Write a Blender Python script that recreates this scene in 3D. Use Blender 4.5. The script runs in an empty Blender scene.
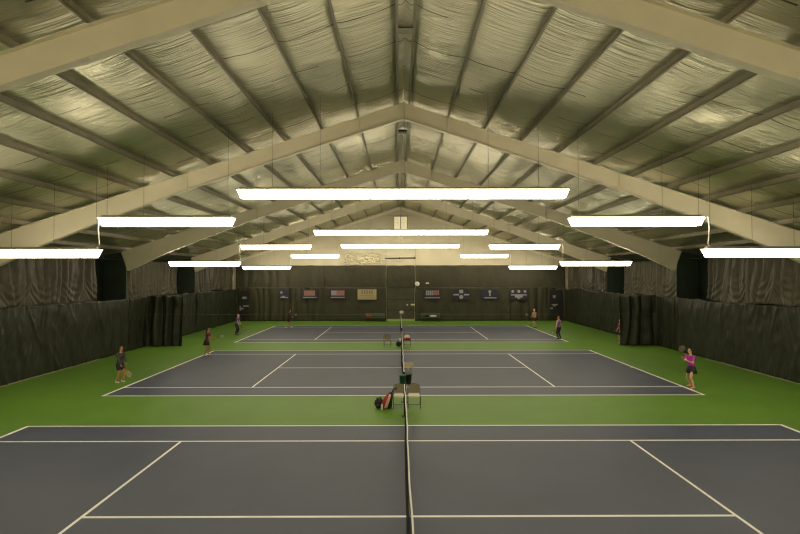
import bpy, bmesh, math, random
from mathutils import Vector, Matrix, noise
R = random.Random(7)
SC = bpy.context.scene
COL = SC.collection

# ---------------------------------------------------------------- camera
cam_d = bpy.data.cameras.new('camera')
cam = bpy.data.objects.new('camera', cam_d)
COL.objects.link(cam)
F = 459.0
cam_d.sensor_width = 36.0
cam_d.lens = F / 800 * 36
cam_d.clip_start = 0.05
cam_d.clip_end = 200
CX, CZ = -0.205, 4.70
pitch, yaw, roll = 0.0193, 0.003, -0.0012
fw = Vector((math.sin(yaw) * math.cos(pitch), math.cos(yaw) * math.cos(pitch), math.sin(pitch)))
rt = Vector((math.cos(yaw), -math.sin(yaw), 0))
up = rt.cross(fw)
rt, up = (rt * math.cos(roll) + up * math.sin(roll)), (up * math.cos(roll) - rt * math.sin(roll))
M = Matrix((rt, up, -fw)).transposed().to_4x4()
M.translation = Vector((CX, 0, CZ))
cam.matrix_world = M
SC.camera = cam

# ---------------------------------------------------------------- world + exposure
w = bpy.data.worlds.new('world')
SC.world = w
w.use_nodes = True
w.node_tree.nodes['Background'].inputs[0].default_value = (0.9, 0.85, 0.6, 1)
w.node_tree.nodes['Background'].inputs[1].default_value = 0.02
SC.view_settings.view_transform = 'Standard'
SC.view_settings.look = 'None'
SC.view_settings.exposure = 0.15
SC.view_settings.gamma = 1
SC.view_settings.use_curve_mapping = False
SC.cycles.use_denoising = True
SC.cycles.pixel_filter_type = 'BLACKMAN_HARRIS'
SC.cycles.filter_width = 1.25
SC.cycles.max_bounces = 8
SC.cycles.diffuse_bounces = 5
SC.cycles.sample_clamp_indirect = 6
LAMP = 14.0                      # strength of the lamp diffusers
LAMP_COL = (1.0, 0.88, 0.65)
# size of the hall
B, S = 11.885, 6.40
COURTS = (3.578, 18.119, 32.643)         # near side line of each court
BAY = 9.643
Y0, Y1 = -1.2, 48.2
RIDGE, SLOPE = 12.0, 0.327               # top of the steel rafters
XS, XW = 17.2, 18.75                     # plane of the curtains, plane of the side walls

# ---------------------------------------------------------------- materials
def mat(name, col, rough=0.6, metal=0.0, var=0.0, vscale=3.0, bump=0.0, bscale=20.0, stretch=(1, 1, 1), spec=0.5, sheen=0.0):
    m = bpy.data.materials.new(name)
    m.use_nodes = True
    nt = m.node_tree
    b = nt.nodes['Principled BSDF']
    b.inputs['Base Color'].default_value = (*col, 1)
    b.inputs['Roughness'].default_value = rough
    b.inputs['Metallic'].default_value = metal
    b.inputs['Specular IOR Level'].default_value = spec
    if sheen:
        b.inputs['Sheen Weight'].default_value = sheen
    if var or bump:
        tc = nt.nodes.new('ShaderNodeTexCoord')
        mp = nt.nodes.new('ShaderNodeMapping')
        mp.inputs['Scale'].default_value = stretch
        nt.links.new(tc.outputs['Object'], mp.inputs['Vector'])
    if var:
        n = nt.nodes.new('ShaderNodeTexNoise')
        n.inputs['Scale'].default_value = vscale
        n.inputs['Detail'].default_value = 4
        nt.links.new(mp.outputs[0], n.inputs['Vector'])
        r = nt.nodes.new('ShaderNodeMapRange')
        r.inputs['From Min'].default_value = 0.3
        r.inputs['From Max'].default_value = 0.7
        r.inputs['To Min'].default_value = 1 - var
        r.inputs['To Max'].default_value = 1 + var
        nt.links.new(n.outputs['Fac'], r.inputs['Value'])
        h = nt.nodes.new('ShaderNodeVectorMath')
        h.operation = 'SCALE'
        h.inputs[0].default_value = col
        nt.links.new(r.outputs[0], h.inputs['Scale'])
        nt.links.new(h.outputs[0], b.inputs['Base Color'])
    if bump:
        n = nt.nodes.new('ShaderNodeTexNoise')
        n.inputs['Scale'].default_value = bscale
        n.inputs['Detail'].default_value = 5
        nt.links.new(mp.outputs[0], n.inputs['Vector'])
        bp = nt.nodes.new('ShaderNodeBump')
        bp.inputs['Strength'].default_value = bump
        bp.inputs['Distance'].default_value = 0.05
        nt.links.new(n.outputs['Fac'], bp.inputs['Height'])
        nt.links.new(bp.outputs[0], b.inputs['Normal'])
    return m

def emit(name, col, s):
    m = mat(name, col)
    b = m.node_tree.nodes['Principled BSDF']
    b.inputs['Emission Color'].default_value = (*col, 1)
    b.inputs['Emission Strength'].default_value = s
    return m

M_GREEN = mat('green_floor_paint', (0.118, 0.245, 0.026), 0.52, var=0.06, vscale=0.6, spec=0.35)
M_COURT = mat('blue_grey_court_paint', (0.070, 0.084, 0.126), 0.52, var=0.07, vscale=0.5, spec=0.40)
M_LINE = mat('white_line_paint', (0.93, 0.93, 0.88), 0.5)
M_CREAM = mat('cream_steel_paint', (0.72, 0.66, 0.50), 0.45, var=0.05, vscale=1.2)
M_PURLIN = mat('tan_primer_steel', (0.30, 0.27, 0.19), 0.5, var=0.12, vscale=2)
M_WRAP = mat('dark_green_cover', (0.018, 0.030, 0.018), 0.7, var=0.2, vscale=1.5)
M_LOWER = mat('dark_green_curtain', (0.024, 0.028, 0.015), 0.5, var=0.15, vscale=1.5, bump=0.5, bscale=5, stretch=(1, 1, 0.4), spec=0.35)
M_UPPER = mat('olive_brown_curtain', (0.070, 0.061, 0.036), 0.55, var=0.15, vscale=2, bump=0.3, bscale=5.0, stretch=(1, 1, 0.3))
M_BACK = mat('dark_olive_back_curtain', (0.042, 0.040, 0.022), 0.6, var=0.15, vscale=1.5, bump=0.5, bscale=3.0, stretch=(1, 1, 0.3), spec=0.3)
M_GABLE = mat('cream_wall_insulation', (0.56, 0.51, 0.37), 0.5, var=0.07, vscale=0.8, bump=0.4, bscale=2.5)
M_BLACK = mat('black_plastic', (0.012, 0.012, 0.013), 0.45)
M_NET = mat('black_net', (0.012, 0.012, 0.012), 0.8)
M_TAPE = mat('white_net_tape', (0.78, 0.77, 0.70), 0.6)
M_WIRE = mat('grey_wire', (0.16, 0.15, 0.12), 0.5, metal=0.4)
M_WHITE = mat('white_plastic', (0.72, 0.70, 0.62), 0.45)
M_HOUSE = mat('white_lamp_housing', (0.35, 0.33, 0.26), 0.5)
M_LAMP = emit('lamp_diffuser', LAMP_COL, LAMP)
M_WIN = emit('frosted_window_pane', (0.95, 0.85, 0.55), 0.35)
M_CHROME = mat('dark_chair_tube', (0.10, 0.09, 0.07), 0.35, metal=0.7)
M_TANF = mat('tan_chair_fabric', (0.21, 0.175, 0.10), 0.85, var=0.08, vscale=30)
M_PALE = mat('pale_seat_vinyl', (0.75, 0.70, 0.52), 0.5)
M_RED = mat('red_fabric', (0.42, 0.03, 0.03), 0.6)
M_CRIM = mat('crimson_fabric', (0.30, 0.02, 0.06), 0.7)
M_DKF = mat('black_fabric', (0.014, 0.013, 0.016), 0.75)
M_BUCKG = mat('dark_green_plastic', (0.010, 0.10, 0.05), 0.4)
M_BUCKB = mat('blue_black_plastic', (0.018, 0.022, 0.035), 0.4)
M_NAVY = mat('navy_banner', (0.014, 0.014, 0.035), 0.6)
M_PINK = mat('faded_red_print', (0.27, 0.125, 0.10), 0.6)
M_GREY = mat('pale_grey_print', (0.27, 0.265, 0.26), 0.6)
M_TANB = mat('tan_banner', (0.36, 0.31, 0.16), 0.6)
M_BRN = mat('brown_print', (0.24, 0.17, 0.11), 0.6)
M_SKIN = mat('skin_light', (0.62, 0.37, 0.22), 0.55)
M_SKIN2 = mat('skin_tan', (0.40, 0.20, 0.10), 0.55)
M_HAIRD = mat('dark_hair', (0.020, 0.012, 0.009), 0.5)
M_HAIRL = mat('light_hair', (0.45, 0.33, 0.18), 0.5)
M_HAIRR = mat('red_brown_hair', (0.22, 0.06, 0.03), 0.5)
M_PURP = mat('purple_shirt', (0.13, 0.07, 0.30), 0.8)
M_MAG = mat('magenta_shirt', (0.42, 0.03, 0.36), 0.8)
M_MAR = mat('maroon_shirt', (0.14, 0.02, 0.06), 0.8)
M_DKRED = mat('dark_red_shirt', (0.05, 0.012, 0.015), 0.8)
M_PEACH = mat('peach_top', (0.55, 0.28, 0.24), 0.8)
M_CHAR = mat('charcoal_top', (0.045, 0.045, 0.05), 0.8)
M_SHOE = mat('white_shoe', (0.75, 0.70, 0.62), 0.6)
M_SHOEP = mat('pink_shoe', (0.75, 0.35, 0.28), 0.6)
M_SHOED = mat('dark_shoe', (0.03, 0.03, 0.03), 0.6)
M_LIP = mat('lips', (0.35, 0.10, 0.08), 0.5)
M_EYE = mat('dark_eye', (0.02, 0.015, 0.01), 0.3)
M_STR = mat('racket_strings', (0.45, 0.40, 0.30), 0.6)
M_STRIP = mat('pale_threshold', (0.30, 0.36, 0.12), 0.6)
M_PALEG = mat('pale_concrete_edge', (0.30, 0.30, 0.20), 0.8)
M_BENCH = mat('green_bench_paint', (0.06, 0.12, 0.05), 0.5)
M_BALL = mat('tennis_ball_felt', (0.62, 0.62, 0.30), 0.9)
M_HOP = mat('pale_wire_basket', (0.75, 0.68, 0.46), 0.5)

def foil():
    """wrinkled pale insulation facing of the roof, seams across the slope"""
    m = bpy.data.materials.new('roof_insulation_facing')
    m.use_nodes = True
    nt = m.node_tree
    N, L = nt.nodes, nt.links
    b = N['Principled BSDF']
    b.inputs['Metallic'].default_value = 0.8
    b.inputs['Roughness'].default_value = 0.31
    tc = N.new('ShaderNodeTexCoord')
    sep = N.new('ShaderNodeSeparateXYZ')
    L.new(tc.outputs['Object'], sep.inputs[0])
    def nz(scale, st, det=3, dist=0.0):
        mp = N.new('ShaderNodeMapping')
        mp.inputs['Scale'].default_value = st
        L.new(tc.outputs['Object'], mp.inputs['Vector'])
        n = N.new('ShaderNodeTexNoise')
        n.inputs['Scale'].default_value = scale
        n.inputs['Detail'].default_value = det
        n.inputs['Distortion'].default_value = dist
        L.new(mp.outputs[0], n.inputs['Vector'])
        return n.outputs['Fac']
    def mth(op, a, c, d=None):
        n = N.new('ShaderNodeMath')
        n.operation = op
        for i, v in enumerate((a, c, d)):
            if v is None: continue
            if isinstance(v, (int, float)): n.inputs[i].default_value = v
            else: L.new(v, n.inputs[i])
        return n.outputs[0]
    fine = nz(1.0, (0.35, 12.0, 0.35), 3, 0.25)
    patch = nz(0.42, (1, 1, 1), 2)
    pr = N.new('ShaderNodeMapRange')
    pr.inputs['From Min'].default_value = 0.38
    pr.inputs['From Max'].default_value = 0.6
    L.new(patch, pr.inputs['Value'])
    hgt = mth('MULTIPLY', fine, mth('MULTIPLY_ADD', pr.outputs[0], 0.85, 0.15))
    # seams every 1.52 m along the building, slightly wavy
    wob = nz(0.5, (1, 0.2, 1), 2)
    yy = mth('ADD', sep.outputs[1], mth('MULTIPLY', wob, 0.35))
    fr = mth('FRACT', mth('DIVIDE', yy, 1.93), 0)
    d = mth('ABSOLUTE', mth('SUBTRACT', fr, 0.5), 0)
    seam = mth('LESS_THAN', d, 0.012)
    seam = mth('MULTIPLY', seam, mth('GREATER_THAN', nz(0.35, (1, 1, 1), 2), 0.47))
    mix = N.new('ShaderNodeMix')
    mix.data_type = 'RGBA'
    L.new(seam, mix.inputs[0])
    mix.inputs[6].default_value = (0.57, 0.55, 0.405, 1)
    mix.inputs[7].default_value = (0.13, 0.12, 0.08, 1)
    L.new(mix.outputs[2], b.inputs['Base Color'])
    bp = N.new('ShaderNodeBump')
    bp.inputs['Strength'].default_value = 1.0
    bp.inputs['Distance'].default_value = 0.12
    L.new(hgt, bp.inputs['Height'])
    L.new(bp.outputs[0], b.inputs['Normal'])
    return m
M_FOIL = foil()

# ---------------------------------------------------------------- helpers
def tag(o, label=None, cat=None, group=None, kind=None):
    if label: o['label'] = label
    if cat: o['category'] = cat
    if group: o['group'] = group
    if kind: o['kind'] = kind
    return o

def obj(name, bm, m, parent=None, smooth=False):
    me = bpy.data.meshes.new(name)
    bmesh.ops.recalc_face_normals(bm, faces=bm.faces[:])
    bm.to_mesh(me)
    bm.free()
    for x in (m if isinstance(m, (list, tuple)) else [m]):
        me.materials.append(x)
    if smooth:
        for p in me.polygons: p.use_smooth = True
    o = bpy.data.objects.new(name, me)
    COL.objects.link(o)
    if parent: o.parent = parent
    return o

def empty(name, loc, rz=0):
    o = bpy.data.objects.new(name, None)
    o.empty_display_size = 0.2
    o.location = loc
    o.rotation_euler = (0, 0, rz)
    COL.objects.link(o)
    return o

def copy_tree(o, parent=None):
    c = o.copy()
    COL.objects.link(c)
    c.parent = parent
    for ch in list(o.children):
        copy_tree(ch, c)
    return c

def box(bm, x0, x1, y0, y1, z0, z1, mi=0):
    v = [bm.verts.new((x, y, z)) for x in (x0, x1) for y in (y0, y1) for z in (z0, z1)]
    for f in ((0, 1, 3, 2), (4, 6, 7, 5), (0, 4, 5, 1), (2, 3, 7, 6), (0, 2, 6, 4), (1, 5, 7, 3)):
        bm.faces.new([v[i] for i in f]).material_index = mi
    return v

def rbox(bm, x0, x1, y0, y1, z0, z1, r=0.02, seg=2):
    t = bmesh.new()
    box(t, x0, x1, y0, y1, z0, z1)
    bmesh.ops.bevel(t, geom=t.edges[:], offset=r, segments=seg, affect='EDGES')
    me = bpy.data.meshes.new('tmp')
    t.to_mesh(me); t.free()
    bm.from_mesh(me)
    bpy.data.meshes.remove(me)

def tube(bm, pts, r, n=8, cap=True, closed=False):
    pts = [Vector(p) for p in pts]
    rs = r if isinstance(r, (list, tuple)) else [r] * len(pts)
    rings = []
    for i, p in enumerate(pts):
        if closed:
            d = pts[(i + 1) % len(pts)] - pts[i - 1]
        else:
            d = pts[min(i + 1, len(pts) - 1)] - pts[max(i - 1, 0)]
        d = d.normalized() if d.length > 1e-9 else Vector((0, 0, 1))
        a = Vector((0, 0, 1)) if abs(d.z) < 0.9 else Vector((1, 0, 0))
        u = d.cross(a).normalized()
        v = d.cross(u)
        rings.append([bm.verts.new(p + (u * math.cos(2 * math.pi * k / n) + v * math.sin(2 * math.pi * k / n)) * rs[i]) for k in range(n)])
    m = len(rings)
    for i in range(m if closed else m - 1):
        a, b2 = rings[i], rings[(i + 1) % m]
        for k in range(n):
            bm.faces.new((a[k], a[(k + 1) % n], b2[(k + 1) % n], b2[k]))
    if cap and not closed:
        bm.faces.new(rings[0]); bm.faces.new(rings[-1][::-1])

def ball(bm, c, r, seg=10, rings=7, mtx=None):
    rr = r if isinstance(r, (list, tuple)) else (r, r, r)
    T = Matrix.Translation(Vector(c)) @ (mtx or Matrix.Identity(4)) @ Matrix.Diagonal((*rr, 1))
    bmesh.ops.create_uvsphere(bm, u_segments=seg, v_segments=rings, radius=1.0, matrix=T)

def prism_y(bm, poly, y0, y1):
    """poly of (x,z), extruded along y"""
    a = [bm.verts.new((x, y0, z)) for x, z in poly]
    b2 = [bm.verts.new((x, y1, z)) for x, z in poly]
    n = len(poly)
    bm.faces.new(a); bm.faces.new(b2[::-1])
    for i in range(n):
        bm.faces.new((a[i], b2[i], b2[(i + 1) % n], a[(i + 1) % n]))

# ---------------------------------------------------------------- floor with courts and lines
def build_floor():
    xs = {-XW - 0.3, XW + 0.3}
    ys = {Y0 - 0.3, Y1 + 0.3}
    lw, bw = 0.07, 0.115
    rects = []            # (x0,x1,y0,y1,mat)
    for c in COURTS:
        rects.append((-B, B, c, c + 10.97, 1))
    for c in COURTS:
        t = c + 10.97
        for (a, b2) in ((c, c + lw), (t - lw, t)):
            rects.append((-B, B, a, b2, 2))
        for y in (c + 1.372, t - 1.372):
            rects.append((-B, B, y - lw / 2, y + lw / 2, 2))
        for sx in (-1, 1):
            a, b2 = sorted((sx * B, sx * (B - bw)))
            rects.append((a, b2, c, t, 2))
            a, b2 = sorted((sx * (S - lw / 2), sx * (S + lw / 2)))
            rects.append((a, b2, c + 1.372, t - 1.372, 2))
            a, b2 = sorted((sx * (B - bw), sx * (B - bw - 0.10)))
            rects.append((a, b2, c + 5.485 - lw / 2, c + 5.485 + lw / 2, 2))
        rects.append((-S, S, c + 5.485 - lw / 2, c + 5.485 + lw / 2, 2))
    for r in rects:
        xs |= {r[0], r[1]}; ys |= {r[2], r[3]}
    xs, ys = sorted(xs), sorted(ys)
    xs = [x for i, x in enumerate(xs) if i == 0 or x - xs[i - 1] > 1e-6]
    ys = [y for i, y in enumerate(ys) if i == 0 or y - ys[i - 1] > 1e-6]
    bm = bmesh.new()
    g = [[bm.verts.new((x, y, 0)) for y in ys] for x in xs]
    for i in range(len(xs) - 1):
        for j in range(len(ys) - 1):
            cx, cy = (xs[i] + xs[i + 1]) / 2, (ys[j] + ys[j + 1]) / 2
            k = 0
            for r in rects:
                if r[0] < cx < r[1] and r[2] < cy < r[3]: k = r[4]
            bm.faces.new((g[i][j], g[i + 1][j], g[i + 1][j + 1], g[i][j + 1])).material_index = k
    tag(obj('floor', bm, [M_GREEN, M_COURT, M_LINE]), kind='structure')
build_floor()

# ---------------------------------------------------------------- walls
EAVE = RIDGE + 0.22 - SLOPE * XW
for sx, nm in ((-1, 'left'), (1, 'right')):
    bm = bmesh.new()
    a, b2 = sorted((sx * XW, sx * (XW + 0.2)))
    box(bm, a, b2, Y0 - 0.2, Y1 + 0.2, 0, EAVE + 0.1)
    tag(obj('wall_' + nm, bm, M_WRAP), kind='structure')
for y, y2, nm in ((Y1, Y1 + 0.2, 'back'), (Y0 - 0.2, Y0, 'front')):
    bm = bmesh.new()
    prism_y(bm, [(-XW - 0.2, 0), (XW + 0.2, 0), (XW + 0.2, EAVE), (0, RIDGE + 0.25), (-XW - 0.2, EAVE)], y, y2)
    tag(obj('wall_' + nm, bm, M_GABLE), kind='structure')
# vertical seams of the wall sheets, raised cover strips
for i, x in enumerate((-13.2, -10.2, -7.2, -4.35, -1.55, 1.62, 4.6, 7.5, 10.4, 13.3)):
    bm = bmesh.new()
    top = RIDGE + 0.2 - SLOPE * abs(x)
    box(bm, x - 0.035, x + 0.035, Y1 - 0.03, Y1, 5.7, top)
    tag(obj('trim_%d' % (i + 1), bm, M_GABLE), kind='structure')
bm = bmesh.new()
box(bm, -XW, XW, Y1 - 0.02, Y1, 7.62, 7.68)
tag(obj('trim_11', bm, M_GABLE), kind='structure')
# pale edge of the slab along the foot of the side curtains
for sx, nm in ((-1, 'left'), (1, 'right')):
    bm = bmesh.new()
    a, b2 = sorted((sx * (XS - 0.02), sx * (XS - 0.10)))
    box(bm, a, b2, 2, 26, 0, 0.03)
    tag(obj('baseboard_' + nm, bm, M_PALEG), kind='structure')

# ---------------------------------------------------------------- roof lining
PUR = [0.28] + [1.92 + 1.55 * i for i in range(11)]
def build_ceiling():
    bm = bmesh.new()
    nx = 0.14
    X = []
    edges = [0.0] + PUR + [XW + 0.1]
    for i in range(len(edges) - 1):
        a, b2 = edges[i], edges[i + 1]
        k = max(2, int(round((b2 - a) / nx)))
        X += [(a + (b2 - a) * j / k, math.sin(math.pi * j / k) ** 0.7 if 0 < j < k else 0.0) for j in range(k)]
    X.append((edges[-1], 0))
    X = [(-x, s) for x, s in X[::-1]][:-1] + X
    ny = 300
    rows = []
    for j in range(ny + 1):
        y = Y0 + (Y1 - Y0) * j / ny
        row = []
        fr = (y % BAY) / BAY
        for x, s in X:
            z = RIDGE + 0.21 - SLOPE * abs(x)
            n1 = noise.noise(Vector((x * 0.45, y * 0.55, 3.1)))
            n2 = noise.noise(Vector((x * 0.9, y * 2.2, 9.7)))
            n3 = noise.noise(Vector((x * 1.4, y * 5.5, 1.7)))
            sag = s * (0.075 + 0.06 * n1 + 0.022 * n2 + 0.011 * n3)
            row.append(bm.verts.new((x, y, z - max(sag, 0.0))))
        rows.append(row)
    for j in range(ny):
        for i in range(len(X) - 1):
            bm.faces.new((rows[j][i], rows[j + 1][i], rows[j + 1][i + 1], rows[j][i + 1]))
    o = obj('ceiling', bm, M_FOIL, smooth=True)
    tag(o, kind='structure')
build_ceiling()
bm = bmesh.new()
prism_y(bm, [(-XW - 0.4, EAVE + 0.02), (0, RIDGE + 0.42), (XW + 0.4, EAVE + 0.02), (XW + 0.4, EAVE + 0.12), (0, RIDGE + 0.55), (-XW - 0.4, EAVE + 0.12)], Y0 - 0.2, Y1 + 0.2)
tag(obj('roof', bm, M_PURLIN), kind='structure')

# ---------------------------------------------------------------- purlins: C sections along the hall
ORD = ['first', 'second', 'third', 'fourth', 'fifth', 'sixth', 'seventh', 'eighth', 'ninth', 'tenth', 'eleventh', 'twelfth', 'thirteenth']
def purlin(sx, i):
    x = sx * PUR[i]
    zt = RIDGE - SLOPE * abs(x)
    bm = bmesh.new()
    th = 0.008
    root = empty('roof_purlin', (x, Y0, zt + 0.01))
    L_ = Y1 - Y0
    box(bm, -th / 2, th / 2, 0, L_, 0, 0.2)
    obj('web', bm, M_PURLIN, root)
    bm = bmesh.new()
    a, b2 = (0, -sx * 0.075) if sx > 0 else (0, 0.075)
    a, b2 = sorted((a, b2))
    box(bm, a, b2, 0, L_, 0, th)
    box(bm, b2 - th if b2 > 0 else a, b2 if b2 > 0 else a + th, 0, L_, 0, 0.022)
    obj('flange', bm, M_PURLIN, root)
    side = 'left' if sx < 0 else 'right'
    lab = ('tan steel purlin under the roof lining, %s one %s of the ridge' % (ORD[i], side)) if i else 'tan steel purlin just %s of the roof ridge' % side
    tag(root, lab, 'purlin', 'roof purlins running along the hall')
for sx in (-1, 1):
    for i in range(len(PUR)):
        purlin(sx, i)

# ---------------------------------------------------------------- tapered steel frames
LOW = [(0.0, 11.31), (2.5, 10.52), (9.1, 8.33), (12.9, 6.90), (15.08, 6.02), (17.15, 5.04)]
def low_z(x):
    for (a, za), (b2, zb) in zip(LOW, LOW[1:]):
        if x <= b2: return za + (zb - za) * (x - a) / (b2 - a)
def steel_frame(y, label):
    root = empty('roof_girder', (0, y, 0))
    tag(root, label, 'steel frame', 'tapered roof frames across the hall')
    for sx in (-1, 1):
        bm = bmesh.new()
        poly = [(sx * x, z) for x, z in LOW] + [(sx * 17.9, 5.0), (sx * 18.6, RIDGE - SLOPE * 18.6), (0, RIDGE)]
        prism_y(bm, poly, -0.008, 0.008)
        rf = obj('rafter', bm, M_CREAM, root)
        bm = bmesh.new()
        pl = [(sx * x, z) for x, z in LOW]
        prism_y(bm, pl + [(x, z + 0.018) for x, z in pl[::-1]], -0.11, 0.11)
        prism_y(bm, [(0, RIDGE), (sx * 18.6, RIDGE - SLOPE * 18.6), (sx * 18.6, RIDGE - SLOPE * 18.6 - 0.016), (0, RIDGE - 0.016)], -0.11, 0.11)
        obj('flange', bm, M_CREAM, rf)
        # bolted plates
        bm = bmesh.new()
        zt, zb = RIDGE - SLOPE * 9.1, low_z(9.1)
        for d in (-0.028, 0.004):
            box(bm, sx * 9.1 + d, sx * 9.1 + d + 0.024, -0.11, 0.11, zb - 0.05, zt + 0.0)
        for k in range(5):
            z = zb + 0.08 + k * (zt - zb - 0.16) / 4
            box(bm, sx * 9.1 - 0.05, sx * 9.1 + 0.05, -0.075, -0.045, z - 0.015, z + 0.015)
        obj('splice_plate', bm, M_CREAM, rf)
        bm = bmesh.new()
        zt, zb = RIDGE - SLOPE * 1.85, low_z(1.85)
        box(bm, sx * 1.85 - 0.006, sx * 1.85 + 0.006, -0.10, 0.10, zb, zt)
        zt, zb = RIDGE - SLOPE * 15.0, low_z(15.0)
        obj('stiffener', bm, M_CREAM, rf)
        bm = bmesh.new()
        poly = [(sx * 17.62, 5.05), (sx * 18.6, 5.9), (sx * 18.6, 0), (sx * 17.95, 0)]
        prism_y(bm, poly, -0.008, 0.008)
        for (xa, za, xb, zb2) in ((17.62, 5.05, 17.95, 0), (18.6, 5.9, 18.6, 0)):
            prism_y(bm, [(sx * xa, za), (sx * xb, zb2), (sx * (xb + 0.015), zb2), (sx * (xa + 0.015), za)], -0.11, 0.11)
        obj('column', bm, M_CREAM, root)
    bm = bmesh.new()
    for d in (-0.022, 0.002):
        box(bm, d, d + 0.02, -0.11, 0.11, 11.27, RIDGE)
    obj('ridge_plate', bm, M_CREAM, root)
    return root
for k, lab in enumerate(('cream steel roof frame nearest the viewer, its ridge above the picture',
                         'cream steel roof frame, second from the near end, ridge just above the hanging lamps',
                         'cream steel roof frame, third from the near end, ends above the divider curtains',
                         'cream steel roof frame furthest back, just before the gable wall')):
    steel_frame((9.4, 19.29, 28.93, 38.57)[k], lab)
# light rake beam on the gable wall
r0 = empty('rake_beam', (0, Y1 - 0.12, 0))
for sx in (-1, 1):
    bm = bmesh.new()
    z0 = RIDGE - 0.02
    prism_y(bm, [(0, z0), (sx * 18.6, z0 - SLOPE * 18.6), (sx * 18.6, z0 - SLOPE * 18.6 - 0.26), (0, z0 - 0.26)], 0, 0.1)
    obj('rafter', bm, M_CREAM, r0)
tag(r0, 'slim cream rake beam under the roof along the gable wall', 'beam')

# covers on the columns
for sx, side in ((-1, 'left'), (1, 'right')):
    for k in range(1, 5):
        y = BAY * k
        bm = bmesh.new()
        poly = [(sx * 17.22, 0), (sx * 17.22, 4.98), (sx * 17.35, 5.55), (sx * 17.6, 6.2), (sx * 18.65, 6.0), (sx * 18.65, 0)]
        prism_y(bm, poly, y - 0.22, y - 0.14)
        prism_y(bm, [(sx * 17.56, 0), (sx * 17.56, 4.9), (sx * 17.58, 4.9), (sx * 17.58, 0)], y - 0.14, y + 0.2)
        o = obj('column_cover', bm, M_WRAP)
        tag(o, 'dark green cover hung over the %s column under the %s roof frame' % (side, ORD[k - 1]), 'column cover', 'dark covers on the wall columns')

# ---------------------------------------------------------------- curtains
def curtain(name, p0, p1, zbot, ztop, m, label, seed, amp=0.06, freq=2.2, dens=22, nz=30, scallop=0.0, gather=0.5, wrink=0.02, topvar=0.0, nrm=None, group=None, bend=0.0, ridge=0.0, swag=0.0):
    """cloth hanging between two floor points; folds point along nrm"""
    p0, p1 = Vector((*p0, 0)), Vector((*p1, 0))
    d = p1 - p0
    Ln = d.length
    d.normalize()
    nrm = Vector(nrm) if nrm else Vector((d.y, -d.x, 0))
    n = max(12, int(Ln * dens))
    bm = bmesh.new()
    cols = []
    for i in range(n + 1):
        s = Ln * i / n
        c = []
        zt = ztop + topvar * noise.noise(Vector((s * 1.1, seed, 0)))
        zb = zbot + (scallop * (0.5 + 0.9 * noise.noise(Vector((s * 0.7, seed, 4.4)))) if scallop else 0)
        for j in range(nz + 1):
            t = j / nz
            z = zb + (zt - zb) * t
            warp = 0.25 * noise.noise(Vector((s * 0.3, z * 0.35, seed + 5))) / max(freq, 1)
            q = (s + warp * 2 + bend * (1 - t) ** 3 * noise.noise(Vector((s * 0.8, seed, 8)))) * freq + 0.8 * noise.noise(Vector((s * 0.6, seed, 1)))
            f = noise.noise(Vector((q, z * 0.18, seed)))
            f2 = abs(math.sin(q * 2.1 + 2.2 * noise.noise(Vector((s * 0.5, z * 0.2, seed)))))
            g = 1 - gather * (1 - t)
            off = amp * g * (f * 1.3 + (f2 - 0.5) * 0.7)
            # ridged creases running down and slanting
            if ridge:
                a_ = noise.noise(Vector((s * 1.5 + z * 0.55, z * 0.22, seed + 11)))
                b_ = noise.noise(Vector((s * 2.6 - z * 0.8, z * 0.35, seed + 17)))
                off += ridge * ((1 - min(1, abs(a_) * 4.5)) * 0.7 + (1 - min(1, abs(b_) * 4.5)) * 0.5) * (0.6 + 0.6 * noise.noise(Vector((s * .5, z * .6, seed + 19))))
            # swags: creases sagging between the gather points
            if swag:
                P_ = 1.9
                sq = s + 0.5 * noise.noise(Vector((s * 0.35, seed, 21)))
                u_ = ((sq / P_) % 1.0) * 2 - 1
                D_ = (z - zb) - 1.25 * u_ * u_ * (0.7 + 0.5 * noise.noise(Vector((math.floor(sq / P_) * 3.7, seed, 23))))
                off += swag * math.sin(D_ * 17) * max(0.0, 1 - t * 1.5) * (1 if D_ > -0.2 else 0.3)
            # slanting creases
            off += wrink * noise.noise(Vector((s * 2.3 + z * 1.6, z * 1.9 - s * 0.6, seed + 2)))
            off += wrink * 2 * noise.noise(Vector((s * 0.8, z * 0.7, seed + 3)))
            c.append(bm.verts.new(p0 + d * s + nrm * off + Vector((0, 0, z))))
        cols.append(c)
    for i in range(n):
        for j in range(nz):
            bm.faces.new((cols[i][j], cols[i + 1][j], cols[i + 1][j + 1], cols[i][j + 1]))
    root = obj(name, bm, m, smooth=True)
    md = root.modifiers.new('thickness', 'SOLIDIFY')
    md.thickness = 0.006
    tag(root, label, 'curtain', group)
    # hem / heading tape
    bm = bmesh.new()
    tube(bm, [c[-1].co if False else (p0 + d * (Ln * i / 40) + Vector((0, 0, ztop + topvar * noise.noise(Vector((Ln * i / 40 * 1.1, seed, 0))))))[:] for i, c in enumerate([0] * 41)], 0.02, 6)
    obj('heading_cord', bm, m, root)
    return root
bays = [(Y0 + 0.05, BAY), (BAY, 2 * BAY), (2 * BAY, 3 * BAY), (3 * BAY, 4 * BAY), (4 * BAY, Y1 - 0.25)]
POSN = ('in the bay nearest the viewer', 'in the second bay, leaving the picture', 'in the middle bay beside the middle court', 'in the fourth bay beside the far court', 'in the last bay by the back corner')
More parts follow.
